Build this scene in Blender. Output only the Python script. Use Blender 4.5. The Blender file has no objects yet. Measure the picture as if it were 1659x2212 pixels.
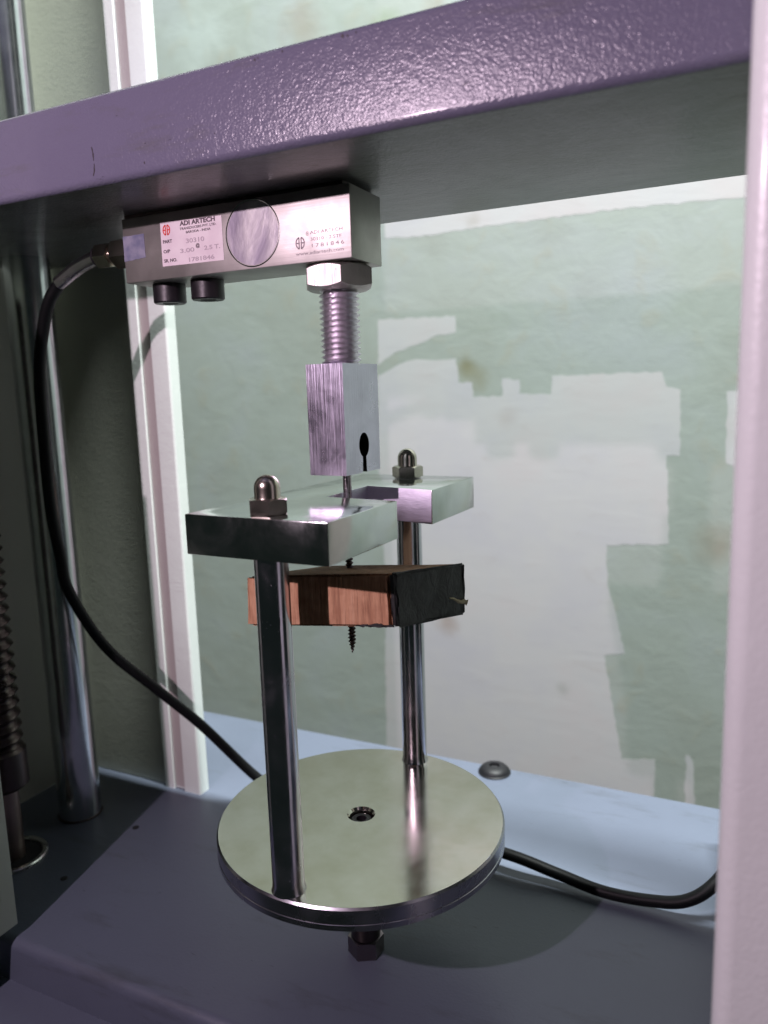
import bpy, bmesh, math, random
from mathutils import Vector, Matrix
random.seed(4)
S = bpy.context.scene
C = S.collection
PI = math.pi

# ------------------------------------------------------------------ camera
cd = bpy.data.cameras.new('camera')
cam = bpy.data.objects.new('camera', cd); C.objects.link(cam); S.camera = cam
r_, u_, f_ = Vector((.9025, .4296, -.0305)), Vector((-.0403, .1549, .9871)), Vector((-.4288, .8896, -.1571))
f_.normalize(); r_ = (r_ - f_ * r_.dot(f_)).normalized(); u_ = r_.cross(f_).normalized()
M = Matrix((( r_.x, u_.x, -f_.x, .1776), (r_.y, u_.y, -f_.y, -.3293), (r_.z, u_.z, -f_.z, .2208), (0, 0, 0, 1)))
cam.matrix_world = M
cd.sensor_fit = 'VERTICAL'; cd.sensor_height = 36; cd.sensor_width = 27
cd.lens = 1648.9 / 2212 * 36
cd.clip_start = .01; cd.clip_end = 50
cd.dof.use_dof = True; cd.dof.focus_distance = .37; cd.dof.aperture_fstop = 8.5
# ------------------------------------------------------------------ world, lamps, exposure
W = bpy.data.worlds.new('World'); S.world = W; W.use_nodes = True
W.node_tree.nodes['Background'].inputs[0].default_value = (.62, .86, .80, 1)
W.node_tree.nodes['Background'].inputs[1].default_value = .014
S.view_settings.view_transform = 'Standard'; S.view_settings.look = 'None'
S.cycles.caustics_reflective = False; S.cycles.caustics_refractive = False
S.view_settings.exposure = 0; S.view_settings.gamma = 1

def lamp(name, kind, loc, power, color, **kw):
    l = bpy.data.lights.new(name, kind); l.energy = power; l.color = color
    for k, v in kw.items(): setattr(l, k, v)
    o = bpy.data.objects.new(name, l); C.objects.link(o); o.location = loc
    return o
lamp('torch_light', 'POINT', (-.097, -.50, .38), 8.6, (1, .76, .91), shadow_soft_size=.005)
tube = lamp('ceiling_tube', 'AREA', (.35, .000, 2.2), 185, (.95, 1, .98), shape='RECTANGLE', size=1.2, size_y=.06)

# ------------------------------------------------------------------ helpers
ORG = {}
def finish(name, bm, mat, parent=None, local=False, smooth=35, label=None):
    me = bpy.data.meshes.new(name)
    if parent is not None and not local:
        bmesh.ops.translate(bm, verts=bm.verts, vec=-ORG[parent.name])
    bmesh.ops.recalc_face_normals(bm, faces=bm.faces)
    bm.to_mesh(me); bm.free()
    if smooth:
        for p in me.polygons: p.use_smooth = True
        me.set_sharp_from_angle(angle=math.radians(smooth))
    me.materials.append(mat)
    o = bpy.data.objects.new(name, me); C.objects.link(o)
    if parent is not None:
        o.parent = parent; ORG[o.name] = ORG[parent.name]
    else: ORG[o.name] = Vector((0, 0, 0))
    if label: o['label'] = label
    return o
def tag(o, label, cat, group=None, kind=None):
    if label: o['label'] = label
    if cat: o['category'] = cat
    if group: o['group'] = group
    if kind: o['kind'] = kind
    return o
def thing(name, label, cat, loc=(0, 0, 0), rz=0, group=None):
    o = bpy.data.objects.new(name, None); C.objects.link(o)
    o.location = loc; o.rotation_euler = (0, 0, rz); o.empty_display_size = .02
    ORG[o.name] = Vector(loc)
    return tag(o, label, cat, group)
def box(x0, x1, y0, y1, z0, z1, bev=0, seg=2, bm=None):
    b = bmesh.new()
    bmesh.ops.create_cube(b, size=1)
    for v in b.verts:
        v.co = Vector((x0 + (v.co.x + .5) * (x1 - x0), y0 + (v.co.y + .5) * (y1 - y0), z0 + (v.co.z + .5) * (z1 - z0)))
    if bev: bmesh.ops.bevel(b, geom=b.edges[:], offset=bev, segments=seg, affect='EDGES', profile=.5)
    return merge(bm, b)
def merge(bm, b):
    if bm is None: return b
    me = bpy.data.meshes.new('tmp'); b.to_mesh(me); b.free(); bm.from_mesh(me); bpy.data.meshes.remove(me)
    return bm
def lathe(prof, seg=48, center=(0, 0, 0), rot=None, bm=None, cap=True):
    b = bmesh.new(); rings = []
    for (r, z) in prof:
        if r < 1e-7: rings.append([b.verts.new((0, 0, z))])
        else: rings.append([b.verts.new((r * math.cos(2 * PI * k / seg), r * math.sin(2 * PI * k / seg), z)) for k in range(seg)])
    for A, B in zip(rings, rings[1:]):
        if len(A) == 1 and len(B) == 1: continue
        for k in range(seg):
            k2 = (k + 1) % seg
            if len(A) == 1: b.faces.new((A[0], B[k], B[k2]))
            elif len(B) == 1: b.faces.new((A[k], A[k2], B[0]))
            else: b.faces.new((A[k], A[k2], B[k2], B[k]))
    if cap:
        for R in (rings[0], rings[-1]):
            if len(R) > 1: b.faces.new(R)
    if rot is not None: bmesh.ops.transform(b, matrix=rot, verts=b.verts)
    bmesh.ops.translate(b, verts=b.verts, vec=Vector(center))
    return merge(bm, b)
def hexnut(af, z0, z1, center, ang=0, cham='both', bore=0, rot=None, bm=None, cf=.965):
    b = bmesh.new(); n = 72; ri = af / 2; t = math.tan(math.radians(30))
    rows = [[] for _ in range(4)]
    for k in range(n):
        a = 2 * PI * k / n; m = (a % (PI / 3)) - PI / 6; rh = ri / math.cos(m); d = (rh - ri * cf) * t
        c, s = math.cos(a + ang), math.sin(a + ang)
        db = d if cham in ('both', 'bottom') else 0; dt = d if cham in ('both', 'top') else 0
        rb = ri * cf if db else rh; rt = ri * cf if dt else rh
        for row, (r, z) in zip(rows, ((rb, z0), (rh, z0 + db), (rh, z1 - dt), (rt, z1))):
            row.append(b.verts.new((r * c, r * s, z)))
    for A, B in zip(rows, rows[1:]):
        for k in range(n): 
            try: b.faces.new((A[k], A[(k + 1) % n], B[(k + 1) % n], B[k]))
            except Exception: pass
    b.faces.new(rows[0]); b.faces.new(rows[-1])
    if rot is not None: bmesh.ops.transform(b, matrix=rot, verts=b.verts)
    bmesh.ops.translate(b, verts=b.verts, vec=Vector(center))
    return merge(bm, b)
def catmull(P, n=14):
    P = [Vector(p) for p in P]; P = [2 * P[0] - P[1]] + P + [2 * P[-1] - P[-2]]; out = []
    for i in range(1, len(P) - 2):
        a, b, c, d = P[i - 1:i + 3]
        for k in range(n):
            t = k / n
            out.append(.5 * ((2 * b) + (c - a) * t + (2 * a - 5 * b + 4 * c - d) * t * t + (3 * b - a - 3 * c + d) * t ** 3))
    out.append(P[-2]); return out
def tube_mesh(path, rad, seg=20):
    b = bmesh.new(); rings = []; n = len(path); up = Vector((0, 1, 0))
    for i, p in enumerate(path):
        d = (path[min(i + 1, n - 1)] - path[max(i - 1, 0)]).normalized()
        x = (up - d * up.dot(d)).normalized(); y = d.cross(x); up = x
        r = rad(i / (n - 1)) if callable(rad) else rad
        rings.append([b.verts.new(p + r * (x * math.cos(2 * PI * k / seg) + y * math.sin(2 * PI * k / seg))) for k in range(seg)])
    for A, B in zip(rings, rings[1:]):
        for k in range(seg): b.faces.new((A[k], A[(k + 1) % seg], B[(k + 1) % seg], B[k]))
    b.faces.new(rings[0]); b.faces.new(rings[-1]); return b
def extrude_poly(pts, lo, hi, axis='z', bev=0, seg=2):
    """pts in the two other axes, extruded along axis from lo to hi"""
    b = bmesh.new()
    def V(p, w):
        return {'z': (p[0], p[1], w), 'x': (w, p[0], p[1]), 'y': (p[0], w, p[1])}[axis]
    A = [b.verts.new(V(p, lo)) for p in pts]; B = [b.verts.new(V(p, hi)) for p in pts]
    b.faces.new(A); b.faces.new(B); n = len(pts)
    for k in range(n): b.faces.new((A[k], A[(k + 1) % n], B[(k + 1) % n], B[k]))
    bmesh.ops.recalc_face_normals(b, faces=b.faces)
    if bev:
        ed = [e for e in b.edges if len(e.link_faces) == 2 and e.calc_face_angle(0) > .6]
        bmesh.ops.bevel(b, geom=ed, offset=bev, segments=seg, affect='EDGES', profile=.5)
    return b
def thread(r0, depth, pitch, z0, z1, center=(0, 0, 0), taper=0, seg=40, sharp=1.0):
    b = bmesh.new(); nz = int((z1 - z0) / pitch * 8); rows = []
    for i in range(nz + 1):
        z = z0 + (z1 - z0) * i / nz; row = []
        for k in range(seg):
            a = 2 * PI * k / seg
            ph = (z / pitch - k / seg) % 1; tri = abs(ph - .5) * 2
            core = r0 - depth; h = depth * (max(0, 1 - tri / sharp))
            tp = 1
            if taper: tp = min(1, (z - z0) / taper)
            r = core * (.12 + .88 * tp) + h * (.35 + .65 * tp)
            row.append(b.verts.new((r * math.cos(a), r * math.sin(a), z)))
        rows.append(row)
    for A, B in zip(rows, rows[1:]):
        for k in range(seg): b.faces.new((A[k], A[(k + 1) % seg], B[(k + 1) % seg], B[k]))
    b.faces.new(rows[0]); b.faces.new(rows[-1])
    bmesh.ops.translate(b, verts=b.verts, vec=Vector(center)); return b

# ------------------------------------------------------------------ materials
class N:
    def __init__(s, name):
        s.m = bpy.data.materials.new(name); s.m.use_nodes = True; s.t = s.m.node_tree
        s.b = s.t.nodes['Principled BSDF']; s.co = s.t.nodes.new('ShaderNodeTexCoord').outputs['Object']
    def n(s, typ, **kw):
        x = s.t.nodes.new('ShaderNode' + typ)
        for k, v in kw.items(): setattr(x, k, v)
        return x
    def l(s, a, b): s.t.links.new(a, b)
    def map(s, scale=(1, 1, 1), rot=(0, 0, 0), loc=(0, 0, 0)):
        m = s.n('Mapping'); s.l(s.co, m.inputs[0]); m.inputs['Scale'].default_value = scale; m.inputs['Rotation'].default_value = rot; m.inputs['Location'].default_value = loc
        return m.outputs[0]
    def noise(s, scale, detail=4, rough=.5, vec=None, dist=0):
        x = s.n('TexNoise'); x.inputs['Scale'].default_value = scale; x.inputs['Detail'].default_value = detail
        x.inputs['Roughness'].default_value = rough; x.inputs['Distortion'].default_value = dist
        s.l(vec if vec is not None else s.co, x.inputs['Vector']); return x.outputs['Fac']
    def ramp(s, fac, stops):
        x = s.n('ValToRGB'); s.l(fac, x.inputs[0]); e = x.color_ramp.elements
        while len(e) < len(stops): e.new(.5)
        for el, (p, c) in zip(e, stops):
            el.position = p; el.color = (c, c, c, 1) if isinstance(c, (int, float)) else (*c, 1)
        return x.outputs[0]
    def mix(s, fac, a, b, mode='MIX'):
        x = s.n('Mix', data_type='RGBA', blend_type=mode)
        for i, v in ((0, fac), (6, a), (7, b)):
            if isinstance(v, (int, float)): x.inputs[i].default_value = v if i == 0 else (v, v, v, 1)
            elif isinstance(v, tuple): x.inputs[i].default_value = (*v, 1)
            else: s.l(v, x.inputs[i])
        return x.outputs[2]
    def bump(s, h, strength=.3, dist=.001, prev=None):
        x = s.n('Bump'); x.inputs['Strength'].default_value = strength; x.inputs['Distance'].default_value = dist
        s.l(h, x.inputs['Height'])
        if prev is not None: s.l(prev, x.inputs['Normal'])
        return x.outputs[0]
    def out(s, color=None, rough=None, metal=0, normal=None, **kw):
        for k, v in (('Base Color', color), ('Roughness', rough), ('Metallic', metal), ('Normal', normal)):
            if v is None: continue
            if isinstance(v, (int, float)): s.b.inputs[k].default_value = v
            elif isinstance(v, tuple): s.b.inputs[k].default_value = (*v, 1)
            else: s.l(v, s.b.inputs[k])
        for k, v in kw.items(): s.b.inputs[k.replace('_', ' ')].default_value = v
        return s.m

def metal(name, col, rough, brush=None, bstr=.05, smudge=.12, bscale=900, tint=None, spots=0):
    m = N(name)
    sm = m.noise(38, 5, .6, dist=.6)
    rr = m.ramp(sm, [(.3, max(.02, rough - smudge * .5)), (.7, rough + smudge)])
    nrm = None
    if brush is not None:
        sc = [bscale, bscale, bscale]; sc[brush] = bscale * .03
        g = m.noise(1, 3, .6, m.map(tuple(sc)))
        nrm = m.bump(g, bstr, .0004)
    c = m.mix(m.ramp(m.noise(60, 6, .6), [(.35, 0.0), (.75, 1.0)]), col, tint or tuple(x * .82 for x in col))
    if spots:
        v = m.n('TexVoronoi', feature='F1'); v.inputs['Scale'].default_value = 420; m.l(m.co, v.inputs[0])
        k = m.ramp(v.outputs['Distance'], [(.0, 1), (spots, 0)])
        nrm = m.bump(k, .6, .0003, nrm)
    return m.out(c, rr, 1, nrm)

def paint(name, col, rough=.35, bs=650, bstr=.35, coat=.0, dirt=None, dirt_amt=.35, scr=True, var=.92, bd=.0006):
    m = N(name)
    g = m.noise(bs, 2, .5); g2 = m.noise(bs * .35, 3, .5)
    nrm = m.bump(g, bstr, bd); nrm = m.bump(g2, bstr * .6, bd * 1.5, nrm)
    c = m.mix(m.ramp(m.noise(9, 5, .6), [(.35, 0.0), (.7, 1.0)]), col, tuple(x * var for x in col))
    if dirt:
        d = m.ramp(m.noise(1, 7, .72, m.map((14, 60, 60)), .3), [(.56, 0.0), (.74, dirt_amt)])
        c = m.mix(d, c, dirt)
        s = m.ramp(m.noise(1, 4, .6, m.map((110, 420, 420))), [(.70, 0.0), (.76, .8)])
        c = m.mix(s, c, tuple(x * .3 for x in dirt))
    return m.out(c, rough, 0, nrm, Coat_Weight=coat, Coat_Roughness=.12)

PAINT = (.235, .335, .415)
m_beam = paint('machine_paint', (.152, .146, .212), .25, 1000, .30, .22, (.11, .11, .09), .55, bd=.0008)
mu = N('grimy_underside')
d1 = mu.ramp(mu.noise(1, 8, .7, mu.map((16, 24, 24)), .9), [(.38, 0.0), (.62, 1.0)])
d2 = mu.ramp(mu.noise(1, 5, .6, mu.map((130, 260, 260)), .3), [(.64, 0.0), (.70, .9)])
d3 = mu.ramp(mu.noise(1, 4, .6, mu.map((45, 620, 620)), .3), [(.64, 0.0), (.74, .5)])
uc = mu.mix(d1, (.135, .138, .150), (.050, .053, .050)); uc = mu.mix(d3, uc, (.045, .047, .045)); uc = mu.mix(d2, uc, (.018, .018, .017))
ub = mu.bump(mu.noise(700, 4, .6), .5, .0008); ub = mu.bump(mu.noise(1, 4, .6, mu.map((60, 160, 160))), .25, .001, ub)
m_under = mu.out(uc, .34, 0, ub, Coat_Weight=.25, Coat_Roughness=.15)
m_base = paint('base_paint', (.106, .124, .167), .40, 700, .14, .0, (.05, .055, .06), .5, var=.9)
m_hous = paint('cream_cover_paint', (.54, .56, .48), .55, 500, .12)
m_post = paint('white_cover_paint', (.78, .83, .79), .45, 500, .1)
m_groove = paint('grey_groove', (.50, .46, .44), .6, 500, .1)
m_pillar = paint('white_pillar_paint', (.80, .85, .83), .36, 900, .22, .2, bd=.0008)
m_steel = metal('brushed_load_cell', (.52, .50, .47), .46, 0, .10, .10, 700)
m_plate = metal('polished_plate', (.74, .77, .76), .13, 1, .05, .12, 800)
m_holder = metal('bright_holder', (.74, .70, .84), .29, 2, .5, .14, 1100)
m_milled = metal('milled_slot', (.70, .66, .78), .48, 0, .3, .12, 700)
m_chrome = metal('chrome_rod', (.74, .72, .80), .12, 2, .10, .16, 1000, spots=.08)
m_acorn = metal('nickel_nut', (.66, .60, .52), .20, None, .03, .08)
m_disc = metal('ground_disc', (.61, .58, .52), .13, None, .03, .08, tint=(.50, .47, .38))
m_discrim = metal('disc_rim', (.50, .50, .54), .22, None)
m_col = metal('guide_column', (.72, .74, .77), .20, 2, .05, .05)
m_thread = metal('zinc_thread', (.84, .80, .86), .36, None, .05, .12)
m_nutm = metal('forged_nut', (.60, .57, .54), .42, 2, .45, .14, 500, spots=.10)
m_keyshade = N('keyhole_shade_paint').out((.03, .024, .024), .4, .6)  # painted shade: dark colour for the inner faces of the keyhole
m_dark = metal('oily_dark_steel', (.09, .075, .07), .3, None)
m_stem = metal('stem_steel', (.24, .21, .22), .3)
m_screw = metal('dark_wood_screw', (.16, .14, .13), .42, None)
m_shank = metal('screw_shank', (.52, .48, .50), .25, 2, .1)
bx = N('black_oxide'); m_black = bx.out((.012, .010, .013), bx.ramp(bx.noise(200, 3), [(.3, .34), (.7, .5)]), 0, bx.bump(bx.noise(500), .2, .0004))
cb = N('cable_rubber'); m_cable = cb.out((.004, .0045, .005), .50, 0, cb.bump(cb.noise(700), .1, .0003), Specular_IOR_Level=.22)
m_bolt = N('dull_black_bolt').out((.010, .010, .012), .5, Specular_IOR_Level=.3)
m_hole = N('drilled_hole').out((.01, .01, .012), .7)
sk = N('sticker_paper'); m_stick = sk.out(sk.mix(sk.ramp(sk.noise(120, 4), [(.4, 0.0), (.7, 1.0)]), (.86, .78, .80), (.78, .68, .72)), .42)
m_ink = N('sticker_ink').out((.09, .065, .08), .6)
m_fade = N('faded_ink').out((.50, .43, .47), .6)
m_red = N('red_ink').out((.72, .06, .05), .5)
m_engr = N('engraved_mark').out((.34, .30, .32), .6)
tp = N('blue_tape'); m_tape = tp.out(tp.mix(tp.ramp(tp.noise(180, 4), [(.4, 0.0), (.65, 1.0)]), (.16, .17, .26), (.28, .28, .36)), .4)
cp = N('recess_cap'); 
_w = cp.noise(34, 5, .55, cp.map((1, 1, .45)), 1.6)
m_cap = cp.out(cp.mix(cp.ramp(_w, [(.36, 0.0), (.5, .5), (.60, 1.0)]), (.36, .33, .40), (.72, .70, .70)), .38, .6, cp.bump(_w, .3, .001))
# wood
wd = N('reddish_wood')
g = wd.noise(1, 6, .65, wd.map((330, 330, 22)), .4); g2 = wd.noise(1, 3, .5, wd.map((120, 60, 160)), 0)
wc = wd.ramp(g, [(.25, (.32, .15, .08)), (.5, (.60, .33, .19)), (.75, (.74, .46, .29))])
wc = wd.mix(wd.ramp(g2, [(.45, 0.0), (.7, .5)]), wc, (.38, .17, .09))
saw = wd.noise(1, 3, .6, wd.map((900, 900, 40)))
wc = wd.mix(wd.ramp(saw, [(.30, .45), (.44, 0.0)]), wc, (.16, .07, .04))
m_wood = wd.out(wc, .78, 0, wd.bump(saw, .9, .0010, wd.bump(g, .8, .0010)))
ch = N('blackened_wood')
g = ch.noise(90, 6, .6, None, .5)
m_char = ch.out(ch.ramp(g, [(.3, (.010, .010, .010)), (.75, (.045, .045, .045))]), .65, 0, ch.bump(g, .9, .002))
m_split = N('pale_split_wood').out((.50, .42, .26), .8)
# wall
wl = N('green_wall_paint')
big = wl.noise(5, 6, .6, None, .3); fine = wl.noise(1, 6, .65, wl.map((9, 20, 34), (0, 0.12, 0)), .6); mid = wl.noise(24, 5, .6, None, .5)
c = wl.ramp(big, [(.3, (.295, .325, .29)), (.5, (.325, .365, .335)), (.7, (.34, .375, .375))])
c = wl.mix(wl.ramp(mid, [(.56, 0.0), (.76, .55)]), c, (.33, .32, .25))
c = wl.mix(wl.ramp(fine, [(.58, 0.0), (.72, .3)]), c, (.25, .29, .24))
nr = wl.bump(fine, .14, .002); nr = wl.bump(mid, .25, .003, nr)
def stains(m, c, lst):
    nz = m.n('TexNoise'); nz.inputs['Scale'].default_value = 30; nz.inputs['Detail'].default_value = 5; m.l(m.co, nz.inputs['Vector'])
    for x, z, r, col, k in lst:
        d = m.n('VectorMath', operation='MULTIPLY_ADD'); m.l(nz.outputs['Color'], d.inputs[0]); d.inputs[1].default_value = (r * 1.6,) * 3; m.l(m.co, d.inputs[2])
        e = m.n('VectorMath', operation='DISTANCE'); m.l(d.outputs[0], e.inputs[0]); e.inputs[1].default_value = (x + r * .8, .62 + r * .8, z + r * .8)
        c = m.mix(m.ramp(e.outputs['Value'], [(r * .25, k), (r * 1.25, 0.0)]), c, col)
    return c
OL, BR, GY = (.20, .19, .10), (.27, .22, .16), (.24, .25, .22)
ST = [(-.156,.246,.014,OL,.75),(-.140,.236,.018,OL,.45),(-.379,.700,.036,BR,.45),(-.259,.671,.024,(.20,.27,.14),.5),(-.19,.672,.022,BR,.5),(.146,.033,.026,BR,.5),
      (-.545,.72,.05,(.42,.48,.46),.6),(-.51,.66,.030,GY,.5),(-.50,.58,.02,GY,.45),(-.564,.097,.03,GY,.3),(-.483,-.238,.012,GY,.7),(-.05,.40,.03,GY,.25),(-.2,.42,.03,GY,.25),(0,.33,.03,GY,.2)]
SP = [(-.189,-.098,.020,(.30,.23,.19),.6),(-.102,.183,.016,(.36,.31,.28),.3),(-.146,.425,.010,BR,.3),(-.03,-.17,.010,GY,.35)]
c = stains(wl, c, ST)
m_wall = wl.out(c, .7, 0, nr)
pl = N('bare_plaster')
big = pl.noise(7, 5, .6); fine = pl.noise(1, 6, .6, pl.map((16, 30, 55), (0, .4, 0)), .6)
c = pl.ramp(big, [(.3, (.45, .45, .48)), (.5, (.48, .48, .485)), (.72, (.49, .46, .465))])
c = pl.mix(pl.ramp(fine, [(.6, 0.0), (.75, .35)]), c, (.39, .36, .35))
c = stains(pl, c, SP)
m_plast = pl.out(c, .75, 0, pl.bump(fine, .10, .002))
m_stain = N('brown_stain').out((.36, .34, .22), .8)

# ------------------------------------------------------------------ wall with bare patches
bm = bmesh.new()
gx, gz = 30, 30; WY = .62
V = [[bm.verts.new((-1.25 + 2.15 * i / gx, WY, -.8 + 1.85 * j / gz)) for j in range(gz + 1)] for i in range(gx + 1)]
for i in range(gx):
    for j in range(gz): bm.faces.new((V[i][j], V[i + 1][j], V[i + 1][j + 1], V[i][j + 1]))
wall = finish('wall', bm, m_wall); tag(wall, 'pale green plaster wall with worn paint behind the machine', None, kind='structure')
def rough_outline(pts, step=.006, amp=.0011):
    out = []
    for a, b in zip(pts, pts[1:] + pts[:1]):
        a, b = Vector(a), Vector(b); n = max(1, int((b - a).length / step))
        for k in range(n):
            p = a.lerp(b, k / n); j = amp if k else 0
            out.append((p.x + random.uniform(-j, j), p.y + random.uniform(-j, j)))
    return out
patches = [
 [(-0.2797,0.3153),(-0.1702,0.3124),(-0.1693,0.2917),(-0.1971,0.2893),(-0.2246,0.2790),(-0.2556,0.2710),(-0.2819,0.2543)],
 [(-0.2824,0.2407),(-0.2519,0.2545),(-0.2250,0.2606),(-0.1971,0.2576),(-0.1698,0.2592),(-0.1671,0.2284),(-0.1483,0.2277),(-0.1472,0.2087),(-0.1083,0.2096),(-0.1082,0.2310),(-0.0860,0.2291),(-0.0861,0.2119),(-0.0464,0.2098),(-0.0453,0.2323),(0.0826,0.2325),(0.0881,0.2153),(0.1033,0.2113),(0.1044,0.1350),(0.0901,0.1349),(0.0955,0.0299),(0.0231,0.0239),(0.0248,-0.0211),(0.0476,-0.1125),(0.0224,-0.1187),(0.0457,-0.2535),(0.0864,-0.2457),(0.0860,-0.4623),(-0.2875,-0.4623),(-0.2875,-0.2918),(-0.2818,-0.0091),(-0.2865,0.1219)],
 [(-0.2652,0.4878),(0.3267,0.4878),(0.3267,0.4075),(0.1615,0.4140),(0.0404,0.4183),(-0.0253,0.4178),(-0.1158,0.4176),(-0.2211,0.4152),(-0.2659,0.4182)],
 [(0.1520,0.2084),(0.1661,0.2080),(0.1647,0.1224),(0.1540,0.1275)],
 [(0.1223,-0.2328),(0.1269,-0.2345),(0.1303,-0.2406),(0.1350,-0.3007),(0.1350,-0.4623),(0.1222,-0.4623)],
]
for pts in patches:
    b = extrude_poly(rough_outline(pts), WY - .00012, WY + .003, 'y')
    finish('plaster_patch', b, m_plast, wall, smooth=0)

# ------------------------------------------------------------------ machine base
base = thing('machine_base', 'blue grey painted machine base under the round steel disc, stepped at its front edge', 'machine base', (0, .07, -.106))
prof = [(-.0733, -.1075), (-.0733, -.0860)]
for k in range(1, 7):
    a = PI / 2 * k / 6; prof.append((-.0733 + .0055 * (1 - math.cos(a)), -.0855 + .0055 * math.sin(a)))
prof += [(.2225, -.080), (.224, -.0815), (.224, -.1075)]
finish('bed_plate', extrude_poly(prof, -.42, .42, 'x'), m_base, base, smooth=30)
finish('front_ledge', box(-.42, .42, -.15, .215, -.30, -.1063, .002), m_base, base)
finish('added_shade_plate', box(-.42, .42, -.32, -.050, .62, .67, .003), m_base, base)  # unseen plate added overhead to keep tube light off the front ledge
for x, y, r in [(-.2046, .0422, .0024), (-.2057, -.0203, .0022)]:
    finish('drilled_hole', lathe([(r, -.0803), (r, -.0797), (r * .7, -.0796), (0, -.0796)], 20, (x, y, 0)), m_hole, base)
# countersunk bolt behind the disc
bolt = thing('recessed_bolt', 'black button headed socket bolt in the base behind the disc', 'bolt', (.0057, .214, -.08))
pf = [(.0128, -.0798), (.0128, -.0792), (.0120, -.0785), (.0118, -.0775), (.0095, -.0752), (.0060, -.0742), (.0042, -.0740), (.0040, -.0744), (.0038, -.0768), (0, -.0768)]
finish('bolt_head', lathe(pf, 48, (.0057, .214, 0)), m_bolt, bolt)
finish('hex_socket', hexnut(.0066, -.0767, -.0763, (.0057, .214, 0), .3, ''), m_hole, bolt)

# ------------------------------------------------------------------ left column housing
hl = thing('column_housing', 'cream sheet metal housing open around the left guide column, with grooved corner post', 'housing', (-.25, .05, -.08))
finish('back_panel', box(-.3085, -.2230, .0990, .1010, -.0790, .80), m_hous, hl)
finish('side_panel', box(-.3110, -.3088, -.124, .1010, -.0790, .80), m_hous, hl)
pts = [(-.1885, -.1600), (-.1860, -.1600)]
fl = bmesh.new()
prof = [(-.0692, -.0716), (-.0692, .213), (-.0790, .2155), (-.0790, .80), (-.1242, .80), (-.1242, -.0716)]
finish('front_flange', extrude_poly(prof, -.1885, -.1862, 'x', .0006), m_hous, hl)
finish('front_panel', box(-.3110, -.1860, -.1260, -.1243, -.0716, .80, .0006), m_hous, hl)
fl.free()
prof = [(-.2243, .1050), (-.2243, .0962), (-.2238, .0957), (-.2158, .0957), (-.2153, .0962), (-.2153, .0985), (-.2055, .0985), (-.2055, .0962), (-.2050, .0957)]
for k in range(7):
    a = PI / 2 * k / 6; prof.append((-.1918 + .0018 * math.sin(a), .0957 + .0018 * (1 - math.cos(a))))
prof += [(-.1900, .1055), (-.1925, .1060)]
finish('corner_post', extrude_poly(prof, -.0800, .80, 'z'), m_post, hl, smooth=25)
finish('groove_strip', box(-.2152, -.2056, .0978, .0984, -.0780, .80), m_groove, hl)

# guide column
cx_, cy_ = -.2575, .0420
gc = thing('guide_column', 'tall polished steel guide column inside the left housing', 'guide column', (cx_, cy_, -.08))
finish('shaft', lathe([(.0147, -.080), (.0147, .80)], 72, (cx_, cy_, 0)), m_col, gc)
finish('base_collar', lathe([(.0156, -.0800), (.0156, -.0792), (.0149, -.0788)], 72, (cx_, cy_, 0)), m_dark, gc)
# lead screw
lx, ly = -.2565, -.0165
ls = thing('lead_screw', 'dark greasy ball screw with spiral threads left of the guide column', 'lead screw', (lx, ly, -.08))
finish('screw_thread', thread(.0142, .0035, .0078, -.005, .29, (lx, ly, 0), seg=56, sharp=.8), m_dark, ls)
finish('end_collar', lathe([(.0118, -.030), (.0150, -.027), (.0150, -.004), (.0130, -.002)], 48, (lx, ly, 0)), m_dark, ls)
finish('spindle', lathe([(.0075, -.080), (.0075, -.029)], 40, (lx, ly, 0)), metal('spindle_steel', (.34, .27, .24), .35), ls)
finish('bearing_ring', lathe([(.0215, -.0800), (.0215, -.0785), (.0208, -.0778), (.0185, -.0778), (.0178, -.0785), (.0178, -.0798)], 72, (lx, ly, 0)), metal('ring_steel', (.6, .6, .58), .25), ls)
finish('bearing_seal', lathe([(.0176, -.0797), (.0176, -.0793), (0, -.0793)], 48, (lx, ly, 0)), m_hole, ls)

# ------------------------------------------------------------------ right housing
hr = thing('right_column_housing', 'off white textured machine column cover filling the right edge', 'housing', (.25, -.05, -.09))
prof = []
R = .0055; x0, y0 = .1742, -.1200
for k in range(9):
    a = PI / 2 * k / 8; prof.append((x0 + R - R * math.cos(a), y0 + R - R * math.sin(a)))
prof += [(.36, -.12), (.36, -.1178)]
for k in range(9):
    a = PI / 2 * (8 - k) / 8; prof.append((x0 + R - (R - .002) * math.cos(a), y0 + R - (R - .002) * math.sin(a)))
prof += [(x0 + .002, -.0700), (x0, -.0700)]
finish('front_cover', extrude_poly(prof, -.105, .80, 'z'), m_pillar, hr, smooth=35)
finish('rear_panel', box(x0 + .0030, .36, .0960, .0980, -.0790, .80), m_hous, hr)

# ------------------------------------------------------------------ crosshead
cross = thing('crosshead_beam', 'blue grey hammer finish crosshead beam spanning the top of the frame', 'crosshead', (0, .007, .3145))
Y0, Y1, Z0, Z1 = -.0640, .0784, .3134, .3502
def rprof(rb, rt, n=6):
    P = []
    for (cy, cz, a0, R) in ((Y0 + rb, Z0 + rb, 180, rb), (Y1 - .001, Z0 + .001, 270, .001), (Y1 - rt, Z1 - rt, 0, rt), (Y0 + rt, Z1 - rt, 90, rt)):
        for k in range(n + 1):
            a = math.radians(a0 + 90 * k / n); P.append((cy + R * math.cos(a), cz + R * math.sin(a)))
    return P
finish('hidden_shade_block', box(-.300, -.2262,   .0786, .0988, .3190, .3480, .001), m_beam, cross)  # added out of sight behind the beam to shade the lower back panel
bo = finish('beam_body', extrude_poly(rprof(.0032, .0028), -.300, .40, 'x'), m_beam, cross, smooth=30)
bo.data.materials.append(m_under)
for f in bo.data.polygons:
    if f.normal.z < -.97: f.material_index = 1

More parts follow.
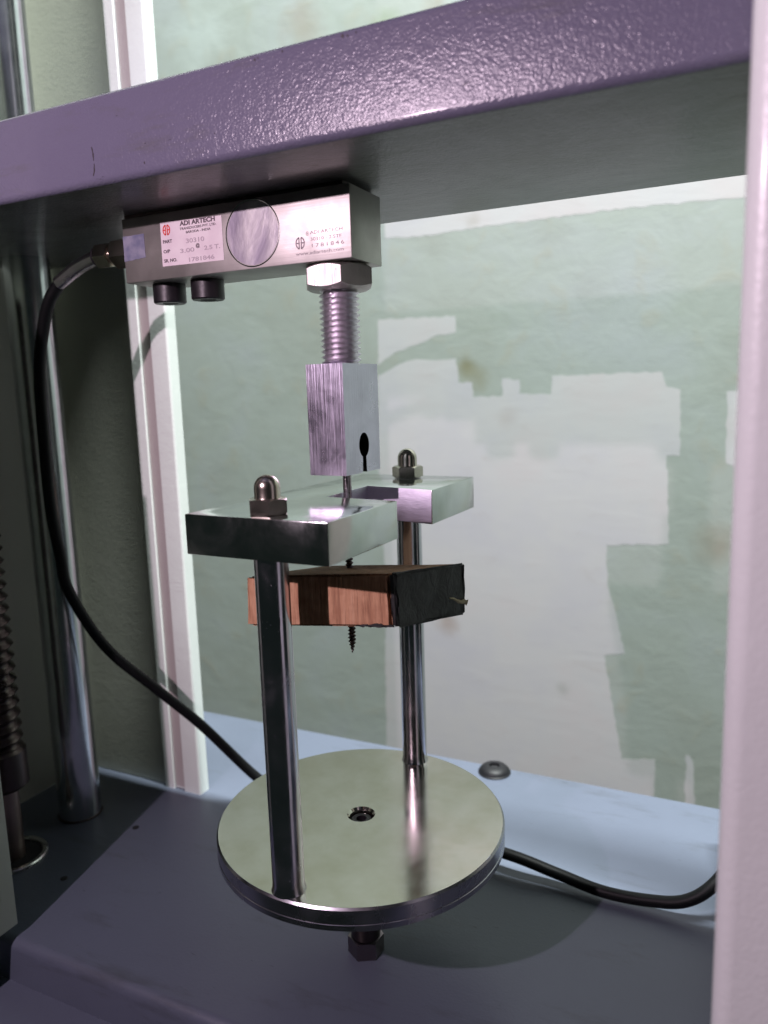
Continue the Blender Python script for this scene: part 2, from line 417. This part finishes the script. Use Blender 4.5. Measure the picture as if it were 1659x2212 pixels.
m_chip = N('bare_chip').out((.035, .028, .035), .6)
def chip(pts):
    finish('paint_chip', extrude_poly(rough_outline(pts, .0008, .0002), -.06412, -.0638, 'y'), m_chip, cross, smooth=0)
chip([(-.0862, .3292), (-.0858, .3292), (-.0850, .3262), (-.0853, .3235), (-.0856, .3235), (-.0858, .3262)])
chip([(-.0855, .3222), (-.0850, .3222), (-.0852, .3190), (-.0862, .3172), (-.0866, .3176), (-.0858, .3195)])
for x, z, w in [(.0008, .3471, .0006), (.0022, .3475, .0004), (.0133, .3476, .0005), (.0390, .3475, .0008), (.0410, .3472, .0005), (.0445, .3476, .0004), (-.0571, .3185, .0005), (-.0560, .3260, .0003), (-.020, .3240, .0003), (.021, .3300, .0003)]:
    chip([(x - w, z), (x, z + w * 1.1), (x + w * .8, z + w * .3), (x + w * .3, z - w)])
# ------------------------------------------------------------------ load cell
LX0, LX1, LY0, LY1, LZ0, LZ1 = -.1180, .0144, -.0156, .0156, .2797, .3115
lc = thing('load_cell', 'rectangular steel load cell with maker sticker hanging under the crosshead', 'load cell', (-.05, 0, LZ0))
finish('cell_body', box(LX0, LX1, LY0, LY1, LZ0, LZ1, .0005), m_steel, lc)
finish('spacer_pad', box(LX0 + .001, LX1 - .004, LY0 + .0012, LY1 - .001, LZ1 + .0001, .3133), m_dark, lc)
ry = Matrix.Rotation(PI / 2, 4, 'X')      # z axis -> -y
capc = (-.0379, LY0, .2959)
finish('recess_ring', lathe([(.0154, -.001), (.0154, .00012), (.0151, .00022), (.0148, .00008), (.0146, -.001)], 72, capc, ry), m_plate, lc)
finish('recess_cap', lathe([(.0145, -.001), (.0145, .00010), (.0120, .00004), (0, .00002)], 64, capc, ry), m_cap, lc)
tape = extrude_poly(rough_outline([(-.1179, .3029), (-.1037, .3030), (-.1036, .2914), (-.1179, .2905)], .0015, .00015), LY0 - .00018, LY0 + .0002, 'y')
finish('blue_tape', tape, m_tape, lc, smooth=0, label='square of bluish tape at the cable end')
stk = finish('sticker', extrude_poly([(-.0928, .3069), (-.0551, .3060), (-.0550, .2854), (-.0930, .2858)], LY0 - .00016, LY0 + .0002, 'y'), m_stick, lc, smooth=0, label='pale pink printed label')

def text(s, x, z, size, mat, parent, y, name='lettering', width=None, bold=0, rot=0, align='LEFT', sp=1):
    cu = bpy.data.curves.new('txt', 'FONT'); cu.body = s; cu.size = size; cu.offset = bold; cu.align_x = align
    cu.extrude = .00005; cu.space_character = sp; cu.resolution_u = 3
    o = bpy.data.objects.new('txt', cu); C.objects.link(o)
    dg = bpy.context.evaluated_depsgraph_get()
    me = bpy.data.meshes.new_from_object(o.evaluated_get(dg))
    bpy.data.objects.remove(o); bpy.data.curves.remove(cu)
    b = bmesh.new(); b.from_mesh(me); bpy.data.meshes.remove(me)
    xs = [v.co.x for v in b.verts]; w = max(xs) - min(xs)
    if width: bmesh.ops.scale(b, vec=(width / w, 1, 1), verts=b.verts)
    bmesh.ops.transform(b, matrix=Matrix.Translation((x, y, z)) @ Matrix.Rotation(rot, 4, 'Y') @ Matrix.Rotation(PI / 2, 4, 'X'), verts=b.verts)
    bmesh.ops.recalc_face_normals(b, faces=b.faces)
    return finish(name, b, mat, parent, smooth=0)
def logo(x, z, s, mat, parent, y):
    """two back to back letter halves inside a split oval"""
    b = bmesh.new()
    def arc(cx, cz, rx, rz, a0, a1, w, n=18):
        A, B = [], []
        for k in range(n + 1):
            a = math.radians(a0 + (a1 - a0) * k / n)
            A.append((cx + rx * math.cos(a), cz + rz * math.sin(a))); B.append((cx + (rx - w) * math.cos(a), cz + (rz - w) * math.sin(a)))
        merge(b, extrude_poly(A + B[::-1], y - .00004, y + .0001, 'y'))
    w = .13 * s
    arc(x, z, .52 * s, .60 * s, 105, 255, w); arc(x, z, .52 * s, .60 * s, -75, 75, w)
    for sx in (-1, 1):
        merge(b, box(x + sx * .12 * s - w / 2, x + sx * .12 * s + w / 2, y - .00004, y + .0001, z - .52 * s, z + .52 * s))
        merge(b, box(x + sx * .27 * s - .10 * s, x + sx * .27 * s + .12 * s, y - .00003, y + .0001, z - .06 * s, z + .07 * s))
    return finish('logo', b, mat, parent, smooth=0)
ys = LY0 - .00022
sl = .0  # the sticker sits level
logo(-.0890, .3030, .0046, m_red, stk, ys)
text('ADI ARTECH', -.0803, .3040, .0030, m_ink, stk, ys, width=.0215, bold=.00010)
text('TRANSDUCERS PVT. LTD.', -.0806, .3020, .0016, m_ink, stk, ys, width=.0222, bold=.00002)
text('BARODA - INDIA', -.0770, .3001, .0016, m_ink, stk, ys, width=.0150, bold=.00002)
text('PART', -.0918, .2968, .0022, m_ink, stk, ys, width=.0058, bold=.00006)
text('O/P', -.0918, .2921, .0022, m_ink, stk, ys, width=.0042, bold=.00006)
text('SR. NO.', -.0918, .2876, .0022, m_ink, stk, ys, width=.0082, bold=.00006)
text('30310', -.0775, .2955, .0030, m_fade, stk, ys, width=.0112, bold=.00005)
text('3.00', -.0815, .2912, .0028, m_fade, stk, ys, width=.0088, bold=.00005)
text('@', -.0715, .2930, .0024, m_ink, stk, ys, bold=.00004)
text('2.5 T.', -.0665, .2912, .0028, m_fade, stk, ys, width=.0095, bold=.00005)
text('1781846', -.0770, .2866, .0028, m_fade, stk, ys, width=.0155, bold=.00005)
body = [o for o in lc.children if o.name.startswith('cell_body')][0]
yb = LY0 - .00002
logo(-.0120, .2886, .0048, m_engr, body, yb)
text('\u00ae', -.0088, .2914, .0026, m_engr, body, yb, width=.0016)
text('ADI ARTECH', -.0066, .2919, .0021, m_engr, body, yb, width=.0168)
text('30310 - 2.5TF', -.0066, .2890, .0021, m_engr, body, yb, width=.0160)
text('1781846', -.0066, .2861, .0023, m_engr, body, yb, width=.0166, sp=1.4)
text('www.adiartech.com', -.0146, .2832, .0022, m_engr, body, yb, width=.0250)
# cable gland on the left end
rx = Matrix.Rotation(-PI / 2, 4, 'Y')     # z axis -> -x
gz_ = .2985
finish('gland_nut', hexnut(.0145, .0002, .0190, (LX0, 0, gz_), .2, 'top', rot=rx), m_acorn, lc)
finish('gland_nut', hexnut(.0122, .0222, .0320, (LX0, 0, gz_), .35, 'both', rot=rx), m_acorn, lc)
finish('gland_thread', lathe([(.0050, .0188), (.0050, .0224)], 24, (LX0, 0, gz_), rx), m_acorn, lc)
finish('gland_sleeve', lathe([(.0050, .0318), (.0050, .0345), (.0043, .0352)], 32, (LX0, 0, gz_), rx), m_black, lc)
path = catmull([(-.1515, 0, .2984), (-.1570, 0, .2974), (-.1686, 0, .2939), (-.1830, 0, .2871)], 10)
finish('bent_tube', tube_mesh(path, .0040, 28), metal('strain_tube', (.78, .70, .76), .22), lc)

# socket cap screws under the load cell
def cap_screw(x, label):
    t = thing('socket_screw', label, 'screw', (x, 0, .2697), group='black socket screws under the load cell')
    pf = [(0, .2712), (.0040, .2712), (.0042, .2698), (.0078, .2697), (.0085, .2704), (.0085, .2795)]
    b = lathe(pf, 64, (x, 0, 0))
    finish('screw_head', b, m_black, t)
    finish('hex_socket', hexnut(.0068, .2700, .2711, (x, 0, 0), .2, ''), m_hole, t)
cap_screw(-.1032, 'black knurled socket screw under the load cell, nearer the cable end')
cap_screw(-.0781, 'black knurled socket screw under the load cell, nearer the middle of the cell')

# stud, lock nut
sx, sy = -.0012, 0
nut = finish('lock_nut', hexnut(.0300, -.0115 / 2, .0115 / 2, (0, 0, 0), math.radians(2), 'both', cf=.90), m_nutm)
nut.location = (sx, sy, .27375); tag(nut, 'large steel hex lock nut tight against the bottom of the load cell', 'nut')
st = finish('threaded_stud', thread(.0097, .0020, .00258, -.0015, .036, seg=56), m_thread)
st.location = (sx, sy, .2345); tag(st, 'coarse threaded steel stud between the lock nut and the square grip', 'stud')

# screw grip: block with a keyhole slot through it
gr_ = thing('screw_grip', 'tall rectangular bright steel grip block with a keyhole slot at its lower end', 'grip', (-.0025, .0016, .1817), math.radians(-2))
hy = .0170; pts = []
ky, kz, kr, kw = .0010, .0133, .0060, .0021
H_ = .0522
pts = [(-hy, 0), (ky - kw, 0)]
a0 = math.asin(kw / kr)
for k in range(29):
    a = -PI / 2 - a0 - (2 * PI - 2 * a0) * k / 28
    pts.append((ky + kr * .82 * math.cos(a), kz + kr * math.sin(a)))
pts += [(ky + kw, 0), (hy, 0), (hy, H_), (-hy, H_)]
b = extrude_poly(pts, -.0030, .0107, 'x')
bmesh.ops.triangulate(b, faces=b.faces[:])
b = box(-.0093, -.0030, -hy, hy, 0, H_, bm=b)
go = finish('grip_body', b, m_holder, gr_, local=True, smooth=30)
go.data.materials.append(m_keyshade)
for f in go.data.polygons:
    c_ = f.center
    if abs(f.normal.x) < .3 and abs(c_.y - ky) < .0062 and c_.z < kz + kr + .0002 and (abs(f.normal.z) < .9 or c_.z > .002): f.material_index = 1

# ------------------------------------------------------------------ wood screw
ws = thing('wood_screw', 'dark steel wood screw driven down through the wood block, its pointed tip below', 'screw', (-.0008, 0, .0890))
finish('screw_thread', thread(.00215, .00085, .0019, .0890, .168, (-.0014, 0, 0), taper=.006, seg=24, sharp=.7), m_screw, ws)
finish('shank', lathe([(.0018, .150), (.0021, .1675), (.0021, .1880)], 28, (-.0008, 0, 0)), m_shank, ws)
finish('head', lathe([(.0021, .1880), (.0042, .1912), (.0042, .1922), (0, .1926)], 28, (-.0008, 0, 0)), m_shank, ws)

# ------------------------------------------------------------------ pull test jig: disc, two rods, slotted plate
HJ = .1715; TJ = .0176; RA = .0669
jig = thing('pull_test_jig', 'steel jig with round base disc, two chrome rods and a slotted top plate', 'jig', (0, 0, -.0117), -.0354)
zo = .0117
prof = [(0, 0), (.0738, 0), (.0750, .0010), (.0750, .0036), (.0747, .0038), (.0747, .0042), (.0750, .0044), (.0750, .0107), (.0742, zo)]
finish('disc_rim', lathe(prof[1:] , 160, cap=False), m_discrim, jig, local=True, smooth=20)
prof = [(.0741, zo + .00004), (.0074, zo + .00004), (.0062, zo - .0012), (.0060, zo - .006), (0, zo - .006)]
dt = finish('disc_top', lathe(prof, 160, cap=False), m_disc, jig, local=True, smooth=30)
finish('centre_screw', lathe([(.0057, zo - .0058), (.0057, zo - .0030), (.0050, zo - .0024), (.0028, zo - .0024), (.0026, zo - .0055), (0, zo - .0055)], 40), m_black, dt, local=True)
def jy(s): return s * RA
rods = []
for s in (-1, 1):
    rod = finish('rod', lathe([(.0080, zo), (.0074, zo + .0018), (.0073, zo + .004), (.0073, zo + HJ - TJ)], 72, (0, jy(s), 0)), m_chrome, jig, local=True, smooth=40)
pw, pln = .0357, .0782
pts = [(-pw, -pln), (pw, -pln), (pw, -.0182), (-.0035, -.0150), (-.0048, .0280), (pw, .0202), (pw, pln), (-pw, pln)]
finish('top_plate', extrude_poly(pts, zo + HJ - TJ + .0001, zo + HJ, 'z', .0005, 2), m_plate, jig, local=True, smooth=30)
po = bpy.data.objects['top_plate']; po.data.materials.append(m_milled)
for f in po.data.polygons:
    if f.center.x > -.006 and abs(f.center.y) < .0345 and abs(f.normal.z) < .5 and f.center.x < pw - .001: f.material_index = 1
zt = zo + HJ
for i, s in enumerate((-1, 1)):
    y = jy(s)
    n_ = finish('acorn_nut', hexnut(.0152, zt + .0001, zt + .0068, (0, y, 0), math.radians(8 if s < 0 else 22)), m_acorn, jig, local=True)
    dome = [(.0058, zt + .0065), (.0055, zt + .0075), (.0055, zt + .0110)]
    for k in range(1, 9):
        a = PI / 2 * k / 8; dome.append((.0055 * math.cos(a) if k < 8 else 0, zt + .0110 + .0056 * math.sin(a)))
    finish('dome', lathe(dome, 40, (0, y, 0)), m_acorn, n_, local=True, smooth=50)
# mounting stem under the disc
ms = thing('mounting_stem', 'short steel stem with a hex nut standing on the base under the disc', 'stem', (0, 0, -.08))
finish('stem_shaft', lathe([(.0080, -.0790), (.0080, -.0118)], 40), m_dark, ms)
finish('stem_nut', hexnut(.0170, -.0799, -.0700, (0, 0, 0), .5, 'top'), m_stem, ms)

# ------------------------------------------------------------------ wood block
wb = thing('wood_block', 'reddish wood block hanging on the wood screw between the two rods, right end blackened', 'wood block', (0, -.022, .115))
FT = [Vector((-.0342, -.043, .1364)), Vector((.0432, -.043, .1437))]; FB = [Vector((-.0354, -.043, .1123)), Vector((.0442, -.043, .1205))]
BT = [Vector((-.0280, .0185, .1285)), Vector((.0530, .0185, .1353))]; BB = [Vector((-.0290, .0185, .1025)), Vector((.0530, .0190, .1099))]
def trilin(u, v, w):
    a = FB[0].lerp(FB[1], u).lerp(FT[0].lerp(FT[1], u), w); b = BB[0].lerp(BB[1], u).lerp(BT[0].lerp(BT[1], u), w)
    return a.lerp(b, v)
def wood_piece(u0, u1, grow, nx, ny, nz, amp):
    b = bmesh.new(); bmesh.ops.create_cube(b, size=1)
    bmesh.ops.bevel(b, geom=b.edges[:], offset=.035, segments=2, affect='EDGES')
    bmesh.ops.subdivide_edges(b, edges=b.edges[:], cuts=3, use_grid_fill=True)
    for v in b.verts:
        u = u0 + (u1 - u0) * (v.co.x + .5); vv = v.co.y + .5; w = v.co.z + .5
        vv = .5 + (vv - .5) * (1 + grow); w = .5 + (w - .5) * (1 + grow * 2.5)
        v.co = trilin(u, vv, w) + Vector([random.uniform(-amp, amp) for _ in range(3)])
    return b
finish('wood_body', wood_piece(0, .985, 0, 8, 6, 4, .00018), m_wood, wb, smooth=50)
finish('blackened_end', wood_piece(.975, 1.0, .008, 2, 6, 4, .00050), m_char, wb, smooth=50)
# pale splinter at the far lower corner of the end
b = bmesh.new(); c0 = trilin(1.0, .74, .36); c1 = trilin(1.0, 1.01, .20)
ring = []
for k in range(9):
    t = k / 8; p = c0.lerp(c1, t) + Vector((.0003, 0, .0004 * math.sin(t * 9)))
    w = .0004 + .0016 * t * (1 - .5 * (k % 2))
    ring.append([b.verts.new(p + Vector((.0012 * t, 0, w))), b.verts.new(p + Vector((.0007, 0, 0))), b.verts.new(p + Vector((0, 0, -w * .7))), b.verts.new(p - Vector((.0010, 0, 0)))])
for A, B in zip(ring, ring[1:]):
    for k in range(4): b.faces.new((A[k], A[(k + 1) % 4], B[(k + 1) % 4], B[k]))
b.faces.new(ring[0]); b.faces.new(ring[-1])
finish('pale_splinter', b, m_split, wb, smooth=0)
# ragged bits along the lower front edge
for x, w, h in [(.034, .004, .0014), (.040, .005, .0018), (.046, .003, .0010)]:
    p = Vector((x - .006, -.043, .1123 + (x - .006 + .0354) * .103))
    finish('torn_fibre', extrude_poly(rough_outline([(p.x - w, p.z - .0002), (p.x + w, p.z + .0002), (p.x + w * .5, p.z + h), (p.x - w * .3, p.z + h * .6)], .0010, .0003), -.0436, -.0426, 'y'), m_char, wb, smooth=0)

# ------------------------------------------------------------------ cable
pts = [(-.1800, 0, .2886), (-.1862, 0, .2840), (-.1925, 0, .2775), (-.2006, .002, .2656), (-.2152, .008, .2394), (-.2196, .010, .197), (-.222, .012, .1527), (-.2224, .016, .1218), (-.2219, .020, .0961), (-.2146, .040, .0524),
       (-.1928, .062, .0172), (-.1706, .080, -.0136), (-.1417, .1, -.0562), (-.118, .108, -.0735), (-.08, .112, -.0755), (-.02, .108, -.0725), (.0492, .0961, -.0680), (.0814, .0949, -.0722), (.1095, .0917, -.0745),
       (.1352, .0922, -.0735), (.1551, .0933, -.0690), (.1701, .0997, -.0580), (.183, .118, -.042), (.187, .142, -.030), (.180, .162, -.036), (.1765, .172, -.052), (.20, .175, -.072), (.25, .17, -.076)]
cab = finish('load_cell_cable', tube_mesh(catmull(pts, 12), lambda t: .0035, 22), m_cable)
tag(cab, 'black rubber cable drooping from the load cell and passing behind the disc to the right', 'cable')
